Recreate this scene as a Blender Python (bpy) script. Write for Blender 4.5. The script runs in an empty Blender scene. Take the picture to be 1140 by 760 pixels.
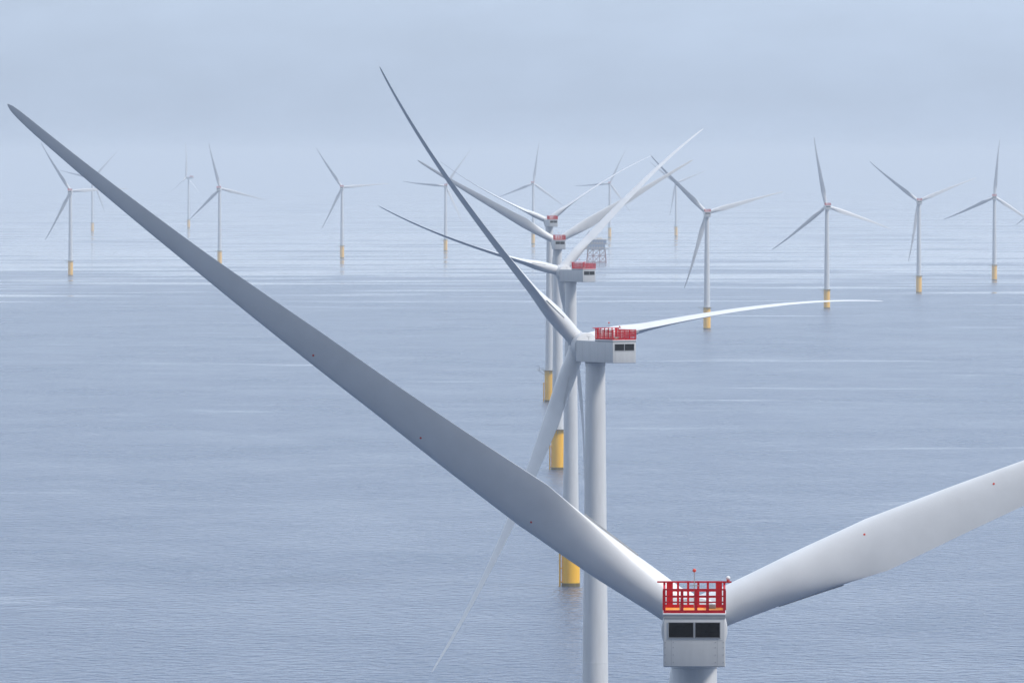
import bpy, bmesh, math, random
from mathutils import Vector, Matrix

# ------------------------------------------------------------------ camera, sky, sun, exposure
S = bpy.context.scene
C = S.collection
EYE = 155.0                    # camera height over the sea, metres
EARTH = 1.64e7                 # effective earth radius (with refraction)
FPX = 9000.0                   # focal length in photo pixels (1140 wide)
PITCH = math.atan(205.0 / FPX)

cam = bpy.data.objects.new('camera', bpy.data.cameras.new('camera'))
C.objects.link(cam)
cam.location = (0, 0, EYE)
cam.rotation_euler = (math.pi / 2 - PITCH, 0, 0)
cam.data.sensor_width = 36
cam.data.lens = 36 * FPX / 1140
cam.data.clip_start = 5
cam.data.clip_end = 250000
S.camera = cam

SUN_EL, SUN_AZ = math.radians(48), math.radians(114)      # azimuth clockwise from +Y (view direction)
w = bpy.data.worlds.new('World'); S.world = w; w.use_nodes = True
nt = w.node_tree; N = nt.nodes; L = nt.links
bg = N['Background']; bg.inputs['Strength'].default_value = 0.1
sky = N.new('ShaderNodeTexSky'); sky.sky_type = 'NISHITA'; sky.sun_disc = False
sky.sun_elevation = SUN_EL; sky.sun_rotation = SUN_AZ
sky.air_density = 1.0; sky.dust_density = 1.5; sky.ozone_density = 2.0
tc = N.new('ShaderNodeTexCoord'); sep = N.new('ShaderNodeSeparateXYZ'); L.new(tc.outputs['Generated'], sep.inputs[0])
ramp = N.new('ShaderNodeValToRGB')                         # overcast layer: paler low down, brighter overhead
e = ramp.color_ramp.elements
e[0].position = 0.0; e[0].color = (0.51, 0.625, 0.82, 1)
e[1].position = 1.0; e[1].color = (1.28, 1.46, 1.80, 1)
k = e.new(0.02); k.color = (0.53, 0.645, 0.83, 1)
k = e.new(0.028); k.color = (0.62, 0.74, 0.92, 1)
k = e.new(0.05); k.color = (1.75, 1.88, 2.05, 1)  # bright band added above the view so the far sea reflects brighter
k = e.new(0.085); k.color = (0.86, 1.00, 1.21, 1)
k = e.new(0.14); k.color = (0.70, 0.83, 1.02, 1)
k = e.new(0.35); k.color = (0.88, 1.03, 1.27, 1)
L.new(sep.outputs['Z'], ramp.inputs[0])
nz = N.new('ShaderNodeTexNoise'); nz.inputs['Scale'].default_value = 60; nz.inputs['Detail'].default_value = 4
mp = N.new('ShaderNodeMapping'); mp.inputs['Scale'].default_value = (1, 1, 3.0)
L.new(tc.outputs['Generated'], mp.inputs[0]); L.new(mp.outputs[0], nz.inputs['Vector'])
mr = N.new('ShaderNodeMapRange'); mr.inputs['From Min'].default_value = 0.3; mr.inputs['From Max'].default_value = 0.7
mr.inputs['To Min'].default_value = 9.6; mr.inputs['To Max'].default_value = 10.4
L.new(nz.outputs['Fac'], mr.inputs['Value'])
sc = N.new('ShaderNodeVectorMath'); sc.operation = 'SCALE'
low = N.new('ShaderNodeMapRange'); low.interpolation_type = 'SMOOTHSTEP'       # duller cloud bank just over the horizon
for nm, v in (('From Min', 0.004), ('From Max', 0.022), ('To Min', 0.97), ('To Max', 1.08)): low.inputs[nm].default_value = v
L.new(sep.outputs['Z'], low.inputs['Value'])
lm0 = N.new('ShaderNodeMath'); lm0.operation = 'MULTIPLY'; L.new(low.outputs[0], lm0.inputs[0]); L.new(mr.outputs[0], lm0.inputs[1])
back = N.new('ShaderNodeMapRange'); back.interpolation_type = 'SMOOTHSTEP'      # unseen sky behind the camera dimmed, to darken the blades facing it
for nm, v in (('From Min', -0.8), ('From Max', 0.3), ('To Min', 0.38), ('To Max', 1.0)): back.inputs[nm].default_value = v
L.new(sep.outputs['Y'], back.inputs['Value'])
side = N.new('ShaderNodeMapRange')                                              # thinner cloud towards the sun
for nm, v in (('From Min', -0.1), ('From Max', 0.1), ('To Min', 0.95), ('To Max', 1.05)): side.inputs[nm].default_value = v
L.new(sep.outputs['X'], side.inputs['Value'])
lm1 = N.new('ShaderNodeMath'); lm1.operation = 'MULTIPLY'; L.new(lm0.outputs[0], lm1.inputs[0]); L.new(side.outputs[0], lm1.inputs[1])
lm = N.new('ShaderNodeMath'); lm.operation = 'MULTIPLY'; L.new(lm1.outputs[0], lm.inputs[0]); L.new(back.outputs[0], lm.inputs[1])
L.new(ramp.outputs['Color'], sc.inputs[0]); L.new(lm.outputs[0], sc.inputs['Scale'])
mx = N.new('ShaderNodeMix'); mx.data_type = 'RGBA'; mx.inputs['Factor'].default_value = 0.85
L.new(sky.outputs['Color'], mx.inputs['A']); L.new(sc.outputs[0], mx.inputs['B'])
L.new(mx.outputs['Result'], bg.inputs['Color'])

sun = bpy.data.objects.new('sun', bpy.data.lights.new('sun', 'SUN')); C.objects.link(sun)
sun.data.energy = 2.9; sun.data.angle = math.radians(12); sun.data.color = (1.0, 0.95, 0.88)
sd = Vector((math.sin(SUN_AZ) * math.cos(SUN_EL), math.cos(SUN_AZ) * math.cos(SUN_EL), math.sin(SUN_EL)))
sun.rotation_euler = (-sd).to_track_quat('-Z', 'Y').to_euler()
sun.location = (300, -300, 1500)

S.view_settings.view_transform = 'Standard'; S.view_settings.look = 'None'
S.view_settings.gamma = 1; S.view_settings.use_curve_mapping = False
S.view_settings.exposure = 0.0
S.cycles.max_bounces = 6; S.cycles.volume_bounces = 2; S.cycles.use_denoising = True
S.cycles.sample_clamp_indirect = 4

# ------------------------------------------------------------------ materials
def paint(name, col, rough=0.45, var=0.06, scale=0.35, streak=True, metallic=0.0):
    m = bpy.data.materials.new(name); m.use_nodes = True
    n = m.node_tree.nodes; l = m.node_tree.links; b = n['Principled BSDF']
    b.inputs['Roughness'].default_value = rough; b.inputs['Metallic'].default_value = metallic
    t = n.new('ShaderNodeTexCoord'); mpp = n.new('ShaderNodeMapping')
    mpp.inputs['Scale'].default_value = (scale * 3, scale * 3, scale * (0.35 if streak else 3))
    l.new(t.outputs['Object'], mpp.inputs[0])
    q = n.new('ShaderNodeTexNoise'); q.inputs['Scale'].default_value = 1; q.inputs['Detail'].default_value = 6
    q.inputs['Roughness'].default_value = 0.62
    l.new(mpp.outputs[0], q.inputs['Vector'])
    r = n.new('ShaderNodeValToRGB')
    r.color_ramp.elements[0].position = 0.3; r.color_ramp.elements[1].position = 0.7
    r.color_ramp.elements[0].color = tuple(c * (1 - var) for c in col) + (1,)
    r.color_ramp.elements[1].color = tuple(min(1, c * (1 + var)) for c in col) + (1,)
    l.new(q.outputs['Fac'], r.inputs[0]); l.new(r.outputs[0], b.inputs['Base Color'])
    if rough >= 0.65: b.inputs['Specular IOR Level'].default_value = 0.15
    return m
M = dict(
    grey=paint('light grey paint', (0.60, 0.61, 0.62), 0.5, 0.065),
    blade=paint('blade gelcoat', (0.64, 0.65, 0.66), 0.42, 0.05, 0.10, False),
    box=paint('nacelle panels', (0.52, 0.53, 0.54), 0.5, 0.05, 0.5),
    edge=paint('blade edge strip', (0.46, 0.47, 0.48), 0.55, 0.08),
    red=paint('red railing paint', (0.50, 0.002, 0.014), 0.7, 0.10),
    orange=paint('orange deck grating', (0.85, 0.33, 0.03), 0.6, 0.08),
    yellow=paint('yellow marine paint', (1.0, 0.50, 0.0), 0.5, 0.08, 0.25),
    dark=paint('dark louvre', (0.006, 0.006, 0.008), 0.9, 0.2),
    steel=paint('grey galvanised steel', (0.30, 0.31, 0.32), 0.5, 0.1),
    seam=paint('panel joint', (0.30, 0.31, 0.33), 0.6, 0.1),
    weed=paint('waterline growth', (0.16, 0.12, 0.035), 0.75, 0.35, 0.6),
    blue=paint('blue grey module cladding', (0.045, 0.12, 0.30), 0.5, 0.12),
    jack=paint('red brown jacket steel', (0.26, 0.045, 0.05), 0.6, 0.12),
    lamp=paint('red lamp glass', (0.65, 0.06, 0.03), 0.3, 0.05),
    white=paint('white lamp housing', (0.75, 0.75, 0.75), 0.4, 0.03),
)

# ------------------------------------------------------------------ mesh helpers
class MB:
    def __init__(s): s.bm = bmesh.new()
    def box(s, x0, x1, y0, y1, z0, z1, bev=0.0):
        r = bmesh.ops.create_cube(s.bm, size=1)
        for v in r['verts']:
            v.co = Vector(((x0 + x1) / 2 + v.co.x * (x1 - x0), (y0 + y1) / 2 + v.co.y * (y1 - y0), (z0 + z1) / 2 + v.co.z * (z1 - z0)))
        if bev:
            ed = list({ed for v in r['verts'] for ed in v.link_edges})
            bmesh.ops.bevel(s.bm, geom=ed, offset=bev, segments=3, profile=0.5, affect='EDGES')
        return s
    def tube(s, a, b, r0, r1=None, seg=10):
        a = Vector(a); b = Vector(b); r1 = r0 if r1 is None else r1
        d = b - a
        q = d.to_track_quat('Z', 'Y').to_matrix().to_4x4(); q.translation = (a + b) / 2
        bmesh.ops.create_cone(s.bm, cap_ends=True, segments=seg, radius1=r0, radius2=r1, depth=d.length, matrix=q)
        return s
    def ball(s, c, r):
        bmesh.ops.create_uvsphere(s.bm, u_segments=14, v_segments=9, radius=r, matrix=Matrix.Translation(c)); return s
    def lathe(s, prof, seg=48, axis='Z', cap=True):
        rings = []
        for r, z in prof:
            ring = []
            for i in range(seg):
                a = 2 * math.pi * i / seg
                p = (r * math.cos(a), r * math.sin(a), z)
                if axis == 'Y': p = (r * math.cos(a), z, r * math.sin(a))
                ring.append(s.bm.verts.new(p))
            rings.append(ring)
        for A, B in zip(rings, rings[1:]):
            for i in range(seg):
                j = (i + 1) % seg
                s.bm.faces.new((A[i], A[j], B[j], B[i]))
        if cap:
            s.bm.faces.new(list(reversed(rings[0]))); s.bm.faces.new(rings[-1])
        return s
    def mesh(s, name, mat, smooth=False, angle=35):
        bmesh.ops.recalc_face_normals(s.bm, faces=s.bm.faces)
        me = bpy.data.meshes.new(name); s.bm.to_mesh(me); s.bm.free()
        me.materials.append(M[mat])
        if smooth:
            me.polygons.foreach_set('use_smooth', [True] * len(me.polygons))
            me.set_sharp_from_angle(angle=math.radians(angle))
        return me
def put(name, me, parent=None, loc=(0, 0, 0), mat4=None):
    o = bpy.data.objects.new(name, me); C.objects.link(o)
    if parent: o.parent = parent
    if mat4 is not None: o.matrix_basis = mat4
    else: o.location = loc
    return o
def thing(name, label, cat, loc, group=None):
    o = bpy.data.objects.new(name, None); C.objects.link(o); o.location = loc
    o.empty_display_size = 5
    o['label'] = label; o['category'] = cat
    if group: o['group'] = group
    return o

# ------------------------------------------------------------------ sea (one curved sheet to beyond the horizon)
def make_sea():
    bm = bmesh.new(); seg = 192
    rs = [0]; r = 60.0
    while r < 95000:
        rs.append(r); r *= 1.09
    rs.append(95000)
    prev = [bm.verts.new((0, 0, 0))]
    for r in rs[1:]:
        ring = [bm.verts.new((r * math.sin(2 * math.pi * i / seg), r * math.cos(2 * math.pi * i / seg), -r * r / (2 * EARTH))) for i in range(seg)]
        for i in range(seg):
            j = (i + 1) % seg
            if len(prev) == 1: bm.faces.new((prev[0], ring[j], ring[i]))
            else: bm.faces.new((prev[i], prev[j], ring[j], ring[i]))
        prev = ring
    bmesh.ops.recalc_face_normals(bm, faces=bm.faces)
    me = bpy.data.meshes.new('sea'); bm.to_mesh(me); bm.free()
    if me.polygons[0].normal.z < 0: me.flip_normals()
    me.polygons.foreach_set('use_smooth', [True] * len(me.polygons))
    m = bpy.data.materials.new('sea water'); m.use_nodes = True
    n = m.node_tree.nodes; l = m.node_tree.links; b = n['Principled BSDF']
    b.inputs['Base Color'].default_value = (0.030, 0.062, 0.125, 1)
    b.inputs['IOR'].default_value = 1.333
    geo = n.new('ShaderNodeNewGeometry')
    def noise(sx, sy, detail, rough, off=0.0):
        mpp = n.new('ShaderNodeMapping'); mpp.inputs['Scale'].default_value = (sx, sy, 1); mpp.inputs['Location'].default_value = (off, off * 1.7, 0)
        mpp.inputs['Rotation'].default_value = (0, 0, 0.0)
        l.new(geo.outputs['Position'], mpp.inputs[0])
        t = n.new('ShaderNodeTexNoise'); t.noise_dimensions = '2D'
        t.inputs['Scale'].default_value = 1; t.inputs['Detail'].default_value = detail; t.inputs['Roughness'].default_value = rough
        l.new(mpp.outputs[0], t.inputs['Vector']); return t.outputs['Fac']
    def math_(op, a, c):
        q = n.new('ShaderNodeMath'); q.operation = op
        for i, v in enumerate((a, c)):
            if isinstance(v, (int, float)): q.inputs[i].default_value = v
            else: l.new(v, q.inputs[i])
        return q.outputs[0]
    def rng(v, a, b_, c, d):
        q = n.new('ShaderNodeMapRange'); l.new(v, q.inputs['Value'])
        for nme, x in zip(('From Min', 'From Max', 'To Min', 'To Max'), (a, b_, c, d)): q.inputs[nme].default_value = x
        return q.outputs[0]
    waves = noise(1 / 5.5, 1 / 7.5, 3, 0.5)              # wind sea
    swell = noise(1 / 60.0, 1 / 30.0, 2, 0.5, 31)        # low swell
    slick = noise(1 / 480.0, 1 / 190.0, 5, 0.6, 23)      # patches the wind leaves smooth
    gust = noise(1 / 150.0, 1 / 230.0, 4, 0.6, 77)       # darker and lighter patches
    sp = n.new('ShaderNodeSeparateXYZ'); l.new(geo.outputs['Position'], sp.inputs[0])
    calm = rng(sp.outputs['Y'], 7500, 12000, 0.0, 0.30)     # the wind has dropped over the far water
    slickf = rng(math_('ADD', slick, calm), 0.66, 0.80, 1.0, 0.10)
    gustf = rng(gust, 0.3, 0.7, 0.90, 1.10)
    patch = rng(noise(1 / 55.0, 1 / 70.0, 3, 0.6, 5), 0.3, 0.7, 0.94, 1.05)
    amp = math_('MULTIPLY', math_('MULTIPLY', slickf, gustf), patch)
    h = math_('MULTIPLY', math_('MULTIPLY', waves, 2.9), amp)
    h = math_('ADD', h, math_('MULTIPLY', math_('MULTIPLY', swell, 0.3), slickf))
    bp = n.new('ShaderNodeBump'); bp.inputs['Strength'].default_value = 1.0; bp.inputs['Distance'].default_value = 1.0
    l.new(h, bp.inputs['Height']); l.new(bp.outputs[0], b.inputs['Normal'])
    l.new(rng(amp, 0.05, 1.1, 0.04, 0.28), b.inputs['Roughness'])
    me.materials.append(m)
    o = put('sea', me); o['kind'] = 'structure'
    return o
make_sea()

# ------------------------------------------------------------------ haze (sea mist that far things fade into)
def make_haze():
    bm = bmesh.new(); seg = 64; R = 95500.0
    bot = [bm.verts.new((R * math.sin(2 * math.pi * i / seg), R * math.cos(2 * math.pi * i / seg), -300)) for i in range(seg)]
    top = [bm.verts.new((v.co.x, v.co.y, 220)) for v in bot]
    bm.faces.new(bot); bm.faces.new(list(reversed(top)))
    for i in range(seg):
        j = (i + 1) % seg; bm.faces.new((bot[j], bot[i], top[i], top[j]))
    bmesh.ops.recalc_face_normals(bm, faces=bm.faces)
    me = bpy.data.meshes.new('haze'); bm.to_mesh(me); bm.free()
    m = bpy.data.materials.new('sea haze'); m.use_nodes = True
    n = m.node_tree.nodes; l = m.node_tree.links
    n.remove(n['Principled BSDF'])
    v = n.new('ShaderNodeVolumePrincipled')
    v.inputs['Color'].default_value = (0.875, 0.915, 0.94, 1); v.inputs['Density'].default_value = 4.5e-5
    v.inputs['Anisotropy'].default_value = 0.2
    l.new(v.outputs[0], n['Material Output'].inputs['Volume'])
    me.materials.append(m)
    o = put('haze', me); o['kind'] = 'stuff'; o['label'] = 'pale blue sea mist lying over the water'; o['category'] = 'haze'
    o.display_type = 'WIRE'
make_haze()

# ------------------------------------------------------------------ turbine parts, each mesh built once and shared
RB = 77.0
def lerp(tab, r):
    for (a, va), (b, vb) in zip(tab, tab[1:]):
        if r <= b: return va + (vb - va) * (r - a) / (b - a)
    return tab[-1][1]
LE = [(0, 1.72), (3.5, 1.72), (7, 1.87), (12, 2.15), (17.6, 2.36), (26, 2.0), (34, 1.55), (42, 1.28), (55, .83), (68, .52), (74, .37), (75.8, .24), (76.6, .08), (77, -.14)]
TE = [(0, -1.72), (3.5, -1.72), (7.5, -1.95), (12, -2.38), (17.6, -2.98), (18.0, -2.97), (26, -2.52), (34, -2.18), (42, -1.94), (55, -1.22), (68, -.74), (74, -.56), (75.8, -.5), (76.6, -.4), (77, -.24)]
THK = [(0, 1), (3.5, 1), (8, .78), (12, .56), (17.6, .36), (26, .28), (40, .22), (55, .18), (77, .15)]
TWIST = [(0, 12), (8, 12), (18, 9), (30, 6), (45, 3), (60, 1), (77, -1)]
PREBEND = 6.5
def bend(r): return PREBEND * (r / RB) ** 2.8
def section(r, na=40):
    le, te = lerp(LE, r), lerp(TE, r); c = le - te
    bl = min(1, max(0, (r - 3.5) / 13.0)); bl = bl * bl * (3 - 2 * bl)
    th = lerp(THK, r) * c; tw = math.radians(lerp(TWIST, r))
    pts = []
    for i in range(na):
        a = 2 * math.pi * i / na
        x = (1 - math.cos(a)) / 2                       # 0 at LE
        up = 1 if a <= math.pi else -1
        cy = math.sqrt(max(0, x * (1 - x)))             # circle half thickness (chord 1)
        yt = 5 * (.2969 * math.sqrt(x) - .126 * x - .3516 * x * x + .2843 * x ** 3 - .1015 * x ** 4) + .012 * x
        camber = (1 if up > 0 else .82)
        y = up * ((1 - bl) * cy * c + bl * yt * th * camber) * (1 if bl > 0 else 1)
        yy = le - x * c
        # twist: leading edge turns upwind (-z)
        pts.append(Vector((r, yy * math.cos(tw) + y * math.sin(tw), -yy * math.sin(tw) + y * math.cos(tw) - bend(r))))
    return pts
def blade_mesh():
    bm = bmesh.new()
    rs = [1.2, 2.5, 3.5] + [4 + .9 * i for i in range(15)] + [17.6, 18.0] + [19 + 1.6 * i for i in range(34)] + [73.5, 74.5, 75.3, 76, 76.5, 76.8, 77]
    rings = [[bm.verts.new(p) for p in section(r)] for r in rs]
    for A, B in zip(rings, rings[1:]):
        for i in range(len(A)):
            j = (i + 1) % len(A); bm.faces.new((A[i], A[j], B[j], B[i]))
    bm.faces.new(rings[0]); bm.faces.new(rings[-1])
    bmesh.ops.recalc_face_normals(bm, faces=bm.faces)
    me = bpy.data.meshes.new('blade'); bm.to_mesh(me); bm.free(); me.materials.append(M['blade'])
    me.polygons.foreach_set('use_smooth', [True] * len(me.polygons)); me.set_sharp_from_angle(angle=math.radians(50))
    return me
BLADE = blade_mesh()
def strip_mesh():          # thin dark flap along the inner trailing edge
    bm = bmesh.new(); prev = None
    for i in range(30):
        r = 7.4 + (13.5 - 7.4) * i / 29
        te = lerp(TE, r); tw = math.radians(lerp(TWIST, r)); row = []; f = i / 29
        cy, cz = te + .26 - .2 * f, -.95 + .6 * f
        for u_, v_ in ((.25, .02), (-.06, .02), (-.06, -.02), (.25, -.02)):
            yy, dz = cy + u_ * .86 - v_ * .5, cz + u_ * .5 + v_ * .86
            row.append(bm.verts.new((r, yy * math.cos(tw) + dz * math.sin(tw), -yy * math.sin(tw) + dz * math.cos(tw) - bend(r))))
        if prev:
            for a in range(4):
                b = (a + 1) % 4; bm.faces.new((prev[a], prev[b], row[b], row[a]))
        else: bm.faces.new(row)
        prev = row
    bm.faces.new(prev); bmesh.ops.recalc_face_normals(bm, faces=bm.faces)
    me = bpy.data.meshes.new('trailing_edge_strip'); bm.to_mesh(me); bm.free(); me.materials.append(M['edge']); return me
STRIP = strip_mesh()
def dot_mesh(r):
    p = section(r)
    a, b_ = p[6], p[9]                                  # on the suction side, near the leading edge
    c = (p[7] + p[8]) / 2; nrm = (p[8] - p[7]).cross(Vector((1, 0, 0))).normalized()
    if nrm.z < 0: nrm = -nrm
    return MB().tube(c - nrm * .05, c + nrm * .02, .10, seg=12).mesh('marker_spot', 'lamp')
DOTS = [dot_mesh(r) for r in (17.0, 29.4, 41.5)]

TOWER = MB().lathe([(2.98, 0), (2.98, .22), (2.92, .26), (2.62, 33), (2.635, 33.02), (2.635, 33.2), (2.62, 33.22),
                    (2.30, 66), (2.315, 66.02), (2.315, 66.2), (2.30, 66.22), (2.02, 99.2), (2.10, 99.25), (2.10, 100)], 64).mesh('tower', 'grey', True, 12)
PILE = MB().lathe([(3.3, -14), (3.3, 19.6), (3.55, 19.7), (3.55, 20.0)], 64).mesh('transition_piece', 'yellow', True, 30)
GROWTH = MB().lathe([(3.33, -13.8), (3.33, 1.0), (3.32, 1.15), (3.30, 1.2)], 64, cap=False).mesh('waterline_growth', 'weed', True, 30)
def landing():
    b = MB()
    for y in (-1.1, 1.1):
        b.tube((-3.95, y, -3), (-3.95, y, 12.2), .34)
        for z in (1.5, 6.5, 11.5): b.tube((-3.95, y, z), (-3.2, y, z), .2)
    for i in range(26): b.tube((-3.9, -.35, .2 + i * .46), (-3.9, .35, .2 + i * .46), .035, seg=6)
    for y in (-.35, .35): b.tube((-4.0, y, -2), (-4.0, y, 12.2), .06, seg=6)
    return b.mesh('boat_landing', 'yellow', True)
LAND = landing()
def walkway():
    b = MB(); b.lathe([(3.55, 20.0), (5.0, 20.0), (5.0, 20.28), (2.97, 20.28)], 40, cap=False)
    b.box(-8.4, -3.2, -2.2, 2.2, 20.002, 20.27)
    for a in range(0, 360, 60): b.tube((3.4 * math.cos(math.radians(a + 30)), 3.4 * math.sin(math.radians(a + 30)), 18), (4.8 * math.cos(math.radians(a + 30)), 4.8 * math.sin(math.radians(a + 30)), 20.02), .12)
    b.tube((-3.3, 0, 17.2), (-7.4, 0, 20.02), .16)
    return b.mesh('walkway', 'steel', False)
WALK = walkway()
def walk_rail():
    b = MB(); pts = [(-8.3, -2.1), (-8.3, 2.1), (-4.6, 2.1)]
    for a in range(150, -151, -20): pts.append((4.9 * math.cos(math.radians(a)), 4.9 * math.sin(math.radians(a))))
    pts += [(-4.6, -2.1), (-8.3, -2.1)]
    for p, q in zip(pts, pts[1:]):
        for z in (.6, 1.15): b.tube((*p, 20.28 + z), (*q, 20.28 + z), .035, seg=6)
        b.tube((*p, 20.27), (*p, 21.43), .04, seg=6)
    return b.mesh('guard_rail', 'steel', True)
WRAIL = walk_rail()
def davit():
    b = MB(); b.tube((-6.6, 1.4, 20.2), (-6.6, 1.4, 22.6), .14).tube((-6.6, 1.4, 22.5), (-8.0, 1.4, 22.9), .1)
    return b.mesh('davit_crane', 'steel', True)
DAVIT = davit()

# nacelle: x right, y upwind, z up, origin on the tower top
NW = 2.72
NAC = (MB().box(-NW, NW, -12.4, 3.4, 0.12, 4.55, .10)).mesh('nacelle', 'box', True, 30)
GEN = MB().lathe([(2.2, 3.3), (2.9, 3.5), (2.98, 3.7), (2.98, 5.2), (2.7, 5.45), (1.9, 5.5)], 48, 'Y').mesh('generator', 'grey', True, 30)
YAW = MB().lathe([(2.14, -.12), (2.14, .18)], 48).mesh('yaw_bearing', 'seam', True)
def hub_mesh():
    b = MB(); b.lathe([(1.7, -1.6), (2.0, -1.3), (2.15, -.3), (2.15, .9), (1.9, 1.7), (1.3, 2.35), (.6, 2.65), (.05, 2.7)], 40, 'Y')
    return b.mesh('hub', 'grey', True, 40)
HUB = hub_mesh()
COLLAR = MB().tube((.9, 0, -.03), (2.0, 0, -.07), 1.86, seg=40).mesh('blade_collar', 'grey', True)
SLAB = MB().box(-NW - .06, NW + .06, -12.48, -4.8, 4.68, 4.86, .03).mesh('deck_slab', 'white', True)
SLABL = MB().box(-NW - .01, NW + .01, -12.44, -4.9, 4.40, 4.685).mesh('deck_joint', 'seam')
FLOOR = MB().box(-2.6, 2.6, -12.3, -4.95, 4.87, 4.93).mesh('deck_floor', 'orange')
def vent(x0):
    b = MB(); b.box(x0, x0 + 2.15, -12.415, -12.2, 2.72, 4.02)
    for i in range(9): b.box(x0 + .06, x0 + 2.09, -12.45, -12.41, 2.80 + i * .135, 2.83 + i * .135)
    return b.mesh('vent_grille', 'dark')
VENTS = [vent(-2.24), vent(.09)]
def vent_frame(x0):
    b = MB(); x1 = x0 + 2.15
    b.box(x0 - .06, x0, -12.46, -12.3, 2.66, 4.08).box(x1, x1 + .06, -12.46, -12.3, 2.66, 4.08)
    b.box(x0 - .001, x1 + .001, -12.458, -12.3, 2.66, 2.718).box(x0 - .001, x1 + .001, -12.458, -12.3, 4.022, 4.08)
    return b.mesh('vent_frame', 'seam')
VFR = [vent_frame(-2.24), vent_frame(.09)]
SEAMS = [MB().box(x - .012, x + .012, -12.406, -12.3, .25, 2.6).mesh('panel_joint', 'seam') for x in (-2.02, 2.02)]
SEAMS.append(MB().box(-2.5, 2.5, -12.407, -12.3, 2.44, 2.465).mesh('panel_joint', 'seam'))
for sgn in (-1, 1):
    for y in (-9.2, -6.0, -2.8, .6):
        SEAMS.append(MB().box(min(sgn * NW, sgn * (NW + .008)), max(sgn * NW, sgn * (NW + .008)), y - .015, y + .015, .25, 4.25).mesh('panel_joint', 'seam'))
def railing():
    b = MB(); x = NW - .06; y0, y1 = -12.36, -4.95; z = 4.86
    # kick frame
    b.box(-x - .06, x + .06, y0 - .06, y0 + .06, z, z + .26).box(-x - .06, x + .06, y1 - .06, y1 + .06, z, z + .34)
    for s in (-1, 1): b.box(s * x - .055, s * x + .055, y0 + .06, y1 - .06, z, z + .29)
    # rear rail
    for px in (-x, -1.08, .14, 1.16, x): b.box(px - .13, px + .13, y0 - .07, y0 + .05, z + .26, z + 2.0)
    b.box(-x - .1, x + .1, y0 - .075, y0 + .055, z + 2.0, z + 2.14)
    for h in (.9, 1.42): b.box(-x, x, y0 - .03, y0 + .01, z + h, z + h + .13)
    # sides
    n = 13
    for s in (-1, 1):
        for i in range(1, n): yy = y0 + (y1 - y0) * i / n; b.box(s * x - .06, s * x + .06, yy - .10, yy + .10, z + .29, z + 2.0)
        b.box(s * x - .07, s * x + .07, y0 + .06, y1 - .1, z + 2.0, z + 2.1)
        for h in (.7, 1.1, 1.55): b.box(s * x - .02, s * x + .02, y0 + .06, y1 - .1, z + h, z + h + .12)
    # tall front screen with wide top rail
    for px in (-2.18, 2.18): b.box(px - .28, px + .28, y1 - .07, y1 + .05, z + .30, z + 2.28)
    for px in (-x, -1.45, -.55, .35, 1.2, x): b.box(px - .10, px + .10, y1 - .065, y1 + .045, z + .30, z + 2.28)
    b.box(-3.30, 3.30, y1 - .10, y1 + .10, z + 2.28, z + 2.42)
    for h in (.5, .95, 1.5): b.box(-1.9, 1.9, y1 - .05, y1 + .03, z + h, z + h + .10)
    return b.mesh('hoist_railing', 'red')
RAIL = railing()
GEAR = [MB().box(1.1, 1.9, -6.6, -5.9, 4.93, 5.30, .05).mesh('equipment_box', 'steel', True),
        MB().tube((-1.2, -9.0, 4.93), (-1.2, -9.0, 5.55), .12).mesh('bollard', 'steel', True)]
MAST = MB().tube((0, -5.8, 4.93), (0, -5.8, 8.15), .055, .03, 8).box(-.5, .5, -5.83, -5.77, 6.9, 6.95).mesh('mast', 'steel')
BEACON = MB().ball((0, -5.8, 8.28), .17).mesh('beacon', 'lamp', True)
LIGHT = MB().tube((3.0, -4.95, 7.26), (3.0, -4.95, 7.42), .14).mesh('lamp_base', 'lamp', True)
LIGHTB = MB().ball((3.0, -4.95, 7.55), .2).mesh('warning_light', 'white', True)
SENSOR = MB().tube((-1.0, 1.0, 4.5), (-1.0, 1.0, 5.3), .05, seg=8).tube((-1.4, 1.0, 5.3), (-.6, 1.0, 5.3), .04, seg=8).ball((-1.4, 1.0, 5.36), .09).mesh('wind_sensor', 'steel', True)
HATCH = MB().box(-.9, .9, -3.9, -1.8, 4.50, 4.66, .04).mesh('roof_hatch', 'box', True)

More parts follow.
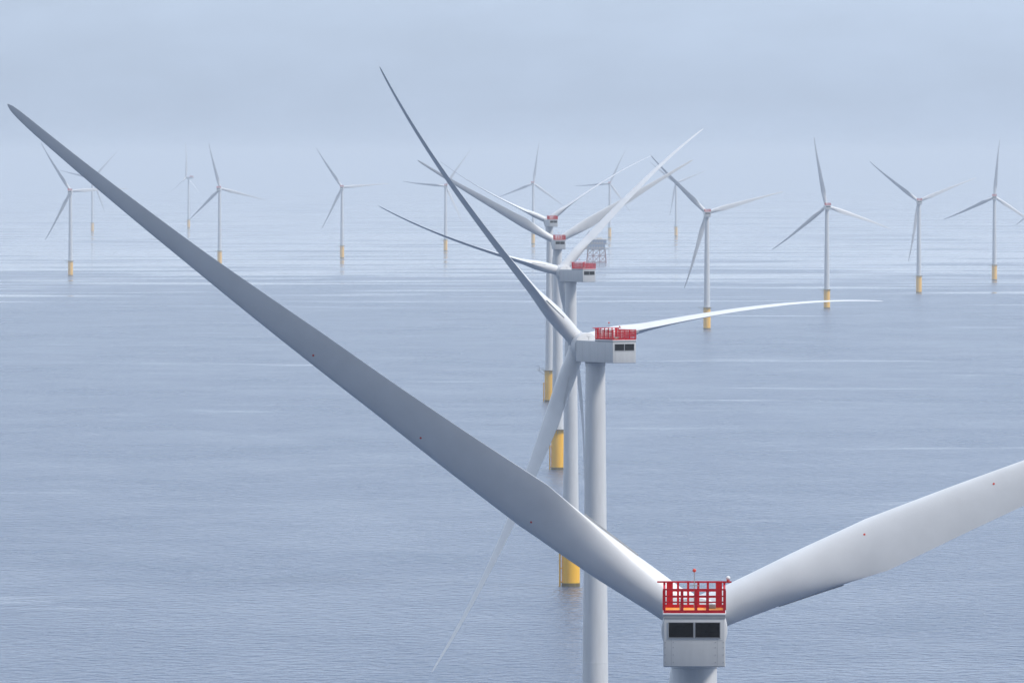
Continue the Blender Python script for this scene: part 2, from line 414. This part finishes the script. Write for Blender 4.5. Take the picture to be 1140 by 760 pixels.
BOLT = MB().tube((0, -12.43, 0), (0, -12.37, 0), .045, seg=8).mesh('bolt', 'seam')
AXH, OVER, TILT, CONE = 3.1, 7.0, math.radians(6), math.radians(2)
def turbine(pos, psi, az, th, zh, q, label, full, lag=(0, 0, 0), axh=AXH):
    root = thing('wind_turbine', label, 'wind turbine', pos, 'wind turbines standing in the sea')
    psi, az, th = math.radians(psi), math.radians(az), math.radians(th)
    tp = put('transition_piece', PILE, root)
    put('waterline_growth', GROWTH, tp)
    put('walkway', WALK, root)
    tw = put('tower', TOWER, root, (0, 0, 20.28)); tw.scale = (1, 1, (zh - axh - 20.28) / 100)
    nac = put('nacelle', NAC, root, (0, 0, zh - axh)); nac.rotation_euler = (0, 0, psi)
    put('hoist_railing', RAIL, nac); put('deck_slab', SLAB, nac)
    for v in VENTS: put('vent_grille', v, nac)
    put('generator', GEN, nac, (0, 0, axh))
    if full:
        put('boat_landing', LAND, tp); put('davit_crane', DAVIT, root); put('guard_rail', WRAIL, root)
        for me in (YAW, SLABL, FLOOR, VFR[0], VFR[1], *SEAMS, *GEAR, MAST, BEACON, LIGHT, LIGHTB, SENSOR, HATCH): put(me.name.split('.')[0], me, nac)
    cs, sn = math.cos(psi), math.sin(psi); ct, st = math.cos(TILT), math.sin(TILT)
    u = Vector((-sn * ct, cs * ct, st)); e1 = Vector((cs, sn, 0)); e2 = e1.cross(u)
    c = Vector((0, 0, zh)) + u * OVER
    def frame(X, Y, Z, o): return Matrix(((X.x, Y.x, Z.x, o.x), (X.y, Y.y, Z.y, o.y), (X.z, Y.z, Z.z, o.z), (0, 0, 0, 1)))
    hub = put('hub', HUB, root, mat4=frame(e1, u, e2, c))
    for i in range(3):
        a = az + i * 2 * math.pi / 3 + math.radians(lag[i])       # lag: blades flex a little under their own weight
        X = e1 * math.cos(a) + e2 * math.sin(a); Y = -e1 * math.sin(a) + e2 * math.cos(a); Z = -u
        X, Z = X * math.cos(CONE) - Z * math.sin(CONE), Z * math.cos(CONE) + X * math.sin(CONE)
        m = frame(X, Y, Z, c)
        bl = put('blade', BLADE, root, mat4=m @ Matrix.Rotation(-th, 4, 'X') @ Matrix.Diagonal((q, 1, 1, 1)))
        put('blade_collar', COLLAR, bl)
        if full:
            put('trailing_edge_strip', STRIP, bl)
            for d in DOTS: put('marker_spot', d, bl)
    return root

T = [  # x, y, z of the waterline, nacelle yaw, rotor azimuth, blade pitch, hub height, blade length factor, label, full detail
    (16.3, 722.0, -0.02, -1.3, 145.4, 19, 112.6, 1.008, 'nearest and largest wind turbine, seen from straight behind, yellow base out of frame', 1, (0, 0, -2.1), 2.45),
    (17.2, 1667.0, -0.08, 28, 132.0, 88, 115.9, .965, 'second nearest wind turbine, its long grey tower rising behind the nearest turbine’s blade', 1, (3.2, -.2, -1.0)),
    (21.3, 2927.4, -0.26, 32, 167.4, 80, 113.2, 1.035, 'wind turbine with broadside nacelle and red deck, directly behind the second nearest turbine', 1, (0, 0, -2.5)),
    (22.8, 4025.7, -0.49, 5, 151.0, 10, 112.7, 1.04, 'wind turbine seen from behind, fourth in the central row, between two close neighbours', 1),
    (24.1, 5154.6, -0.81, 11, 156.2, 86, 114.5, 1.036, 'farthest turbine of the close central row, with thin edge-on blades spread in a V', 1),
    (177.6, 7362.6, -1.65, 2, 136.3, 19, 105.3, .95, 'wind turbine just right of the central row, base behind the second turbine’s right blade', 0),
    (327.0, 8394.6, -2.15, 4, 102.1, 22, 105.6, .942, 'wind turbine at whose yellow base the white right-hand blade tip of the second turbine ends', 0),
    (473.2, 9400.7, -2.70, 1, 143.4, 24, 105.8, .95, 'wind turbine second from the right edge, one blade hanging almost straight down', 0),
    (620.7, 10401.7, -3.31, -4, 86.6, 20, 106.6, .948, 'rightmost whole wind turbine, one blade pointing straight up', 0),
    (-590.6, 10814.0, -3.58, -1, 123.9, 24, 112.4, .989, 'nearest hazy wind turbine at the far left, below the big grey blade’s outer end', 0),
    (-436.2, 12061.2, -4.44, -6, 105.8, 13, 112.1, .90, 'hazy wind turbine whose yellow base is hidden by the big grey blade', 0),
    (-269.7, 12827.3, -5.02, -1, 125.3, 20, 111.5, .972, 'hazy wind turbine standing alone in the gap between the two long left-hand blades', 0),
    (-114.2, 13885.7, -5.88, 3, 176.9, 28, 110.9, .954, 'hazy wind turbine seen behind the dark upward blade of the second turbine, blade pointing left', 0),
    (39.5, 15109.2, -6.96, -5, 83.1, 12, 112.5, .984, 'hazy wind turbine with upright blade just left of the central row’s red decks', 0),
    (198.3, 16417.9, -8.22, -4, 186.4, 20, 109.2, .94, 'faint wind turbine standing behind the offshore substation', 0),
    (339.4, 16730.3, -8.54, 5, 142.2, 11, 109.5, .903, 'faint small wind turbine just left of the turbine right of the central row', 0),
    (-758.5, 18963.3, -10.98, 58, 94.6, 35, 118.2, 1.04, 'faintest wind turbine, nacelle turned sideways, left of the one with hidden base', 0),
    (-927.7, 17871.5, -9.76, -9, 168.1, 12, 117.0, 1.034, 'faint wind turbine half hidden behind the outer end of the big grey blade', 0),
    (765.0, 11400.0, -3.96, -4, 224.0, 22, 110.5, .96, 'turbine outside the right edge of which only one blade tip shows', 0),
]
for t in T:
    root = turbine(t[:3], *t[3:])
    if t[1] < 1000:                         # fixings one can make out on the nearest nacelle only
        nac = [o for o in root.children if o.name.startswith('nacelle')][0]
        for x in (-2.55, -1.85, 1.85, 2.55):
            for z in (.55, 1.2, 1.85, 2.3): put('bolt', BOLT, nac, (x, 0, z))

# ------------------------------------------------------------------ offshore substation behind the central row
def substation(pos):
    root = thing('offshore_substation', 'offshore substation with blue-grey topside on a red lattice jacket', 'substation', pos)
    b = MB(); H = 20.0
    for sx in (-1, 1):
        for sy in (-1, 1): b.tube((sx * 15, sy * 11, -6), (sx * 13, sy * 9.5, H), .9, .8)
    for sx in (-5, 5):
        for sy in (-1, 1): b.tube((sx, sy * 11, -6), (sx, sy * 9.5, H), .6)
    for sy in (-1, 1):
        xs = (-14.3, -5, 5, 14.3)
        for x0, x1 in zip(xs, xs[1:]):
            for z0, z1 in ((0, 10), (10, 19.5)):
                b.tube((x0, sy * 10.6, z0), (x1, sy * 10.2, z1), .4, seg=8).tube((x1, sy * 10.6, z0), (x0, sy * 10.2, z1), .4, seg=8)
        for z in (.8, 10, 19.4): b.tube((-14, sy * 10.4, z), (14, sy * 10.4, z), .45, seg=8)
    for sx in (-1, 1):
        for z0, z1 in ((0, 10), (10, 19.5)): b.tube((sx * 14.2, -10.5, z0), (sx * 13.6, 10.2, z1), .4, seg=8)
    put('jacket', b.mesh('jacket', 'jack', True), root)
    deck = put('cable_deck', MB().box(-17, 19, -13, 13, H, H + .9).mesh('cable_deck', 'steel'), root)
    mod = put('topside', MB().box(-15.5, 13, -12, 12, H + .9, H + 7, .2).box(-12, 15, -11.5, 11.5, H + 7.8, H + 14, .2).mesh('topside', 'blue', True), root)
    put('mid_deck', MB().box(-16.5, 18.5, -12.8, 12.8, H + 7, H + 7.8).box(-14, 17, -12.4, 12.4, H + 14, H + 14.6).mesh('mid_deck', 'steel'), root)
    for i in range(6):
        for z in (H + 2.2, H + 9.2):
            put('louvre_panel', MB().box(-12 + i * 4.0, -9.8 + i * 4.0, -12.08, -11.4, z, z + 3).mesh('louvre_panel', 'seam'), mod)
    put('roof_plant', MB().box(0, 9, -7, 6, H + 14.6, H + 18.6, .2).box(-9, -3, -4, 6, H + 14.6, H + 17, .2).mesh('roof_plant', 'white', True), root)
    for z in (H + 8.9, H + 15.7, H + 2.0): put('handrail', MB().tube((-16, -12.5, z), (18, -12.5, z), .12, seg=6).mesh('handrail', 'yellow'), root)
    b = MB().tube((-13, -5, H + 14.6), (-13, -5, H + 20), 1.2).box(-15, -11.4, -6.6, -3.4, H + 20, H + 23, .2)
    put('crane', b.mesh('crane', 'steel', True), root)
    b = MB(); p0 = Vector((-14, -5, H + 21)); p1 = Vector((-29, -5, H + 5))
    p0, p1 = Vector((-24.5, -6, H + 8)), Vector((-10.5, -5, H + 27))
    for dy, dz in ((-.8, 0), (.8, 0), (0, 1.6)):
        b.tube(p0 + Vector((0, dy * .4, dz * .4)), p1 + Vector((0, dy, dz)), .28, seg=6)
    for i in range(12):
        a = p0.lerp(p1, i / 12); c = p0.lerp(p1, (i + 1) / 12)
        b.tube(a + Vector((0, -.8, 0)), c + Vector((0, .8, 0)), .16, seg=6).tube(a + Vector((0, 0, 1.4)), c + Vector((0, -.8, 0)), .16, seg=6)
    put('crane_boom', b.mesh('crane_boom', 'steel'), root)
    b = MB(); b.lathe([(6.5, 0), (6.5, .6)], 8)
    hp = put('helideck', b.mesh('helideck', 'steel'), root, (-20, -4, H + 9.5))
    put('deck_brace', MB().tube((-15.5, -4, H + 5), (-20.5, -4, H + 9.6), .5).tube((-15.5, 2, H + 7.5), (-22, 0, H + 9.6), .4).mesh('deck_brace', 'steel'), root)
    return root
substation((128.3, 12279.0, -4.6))
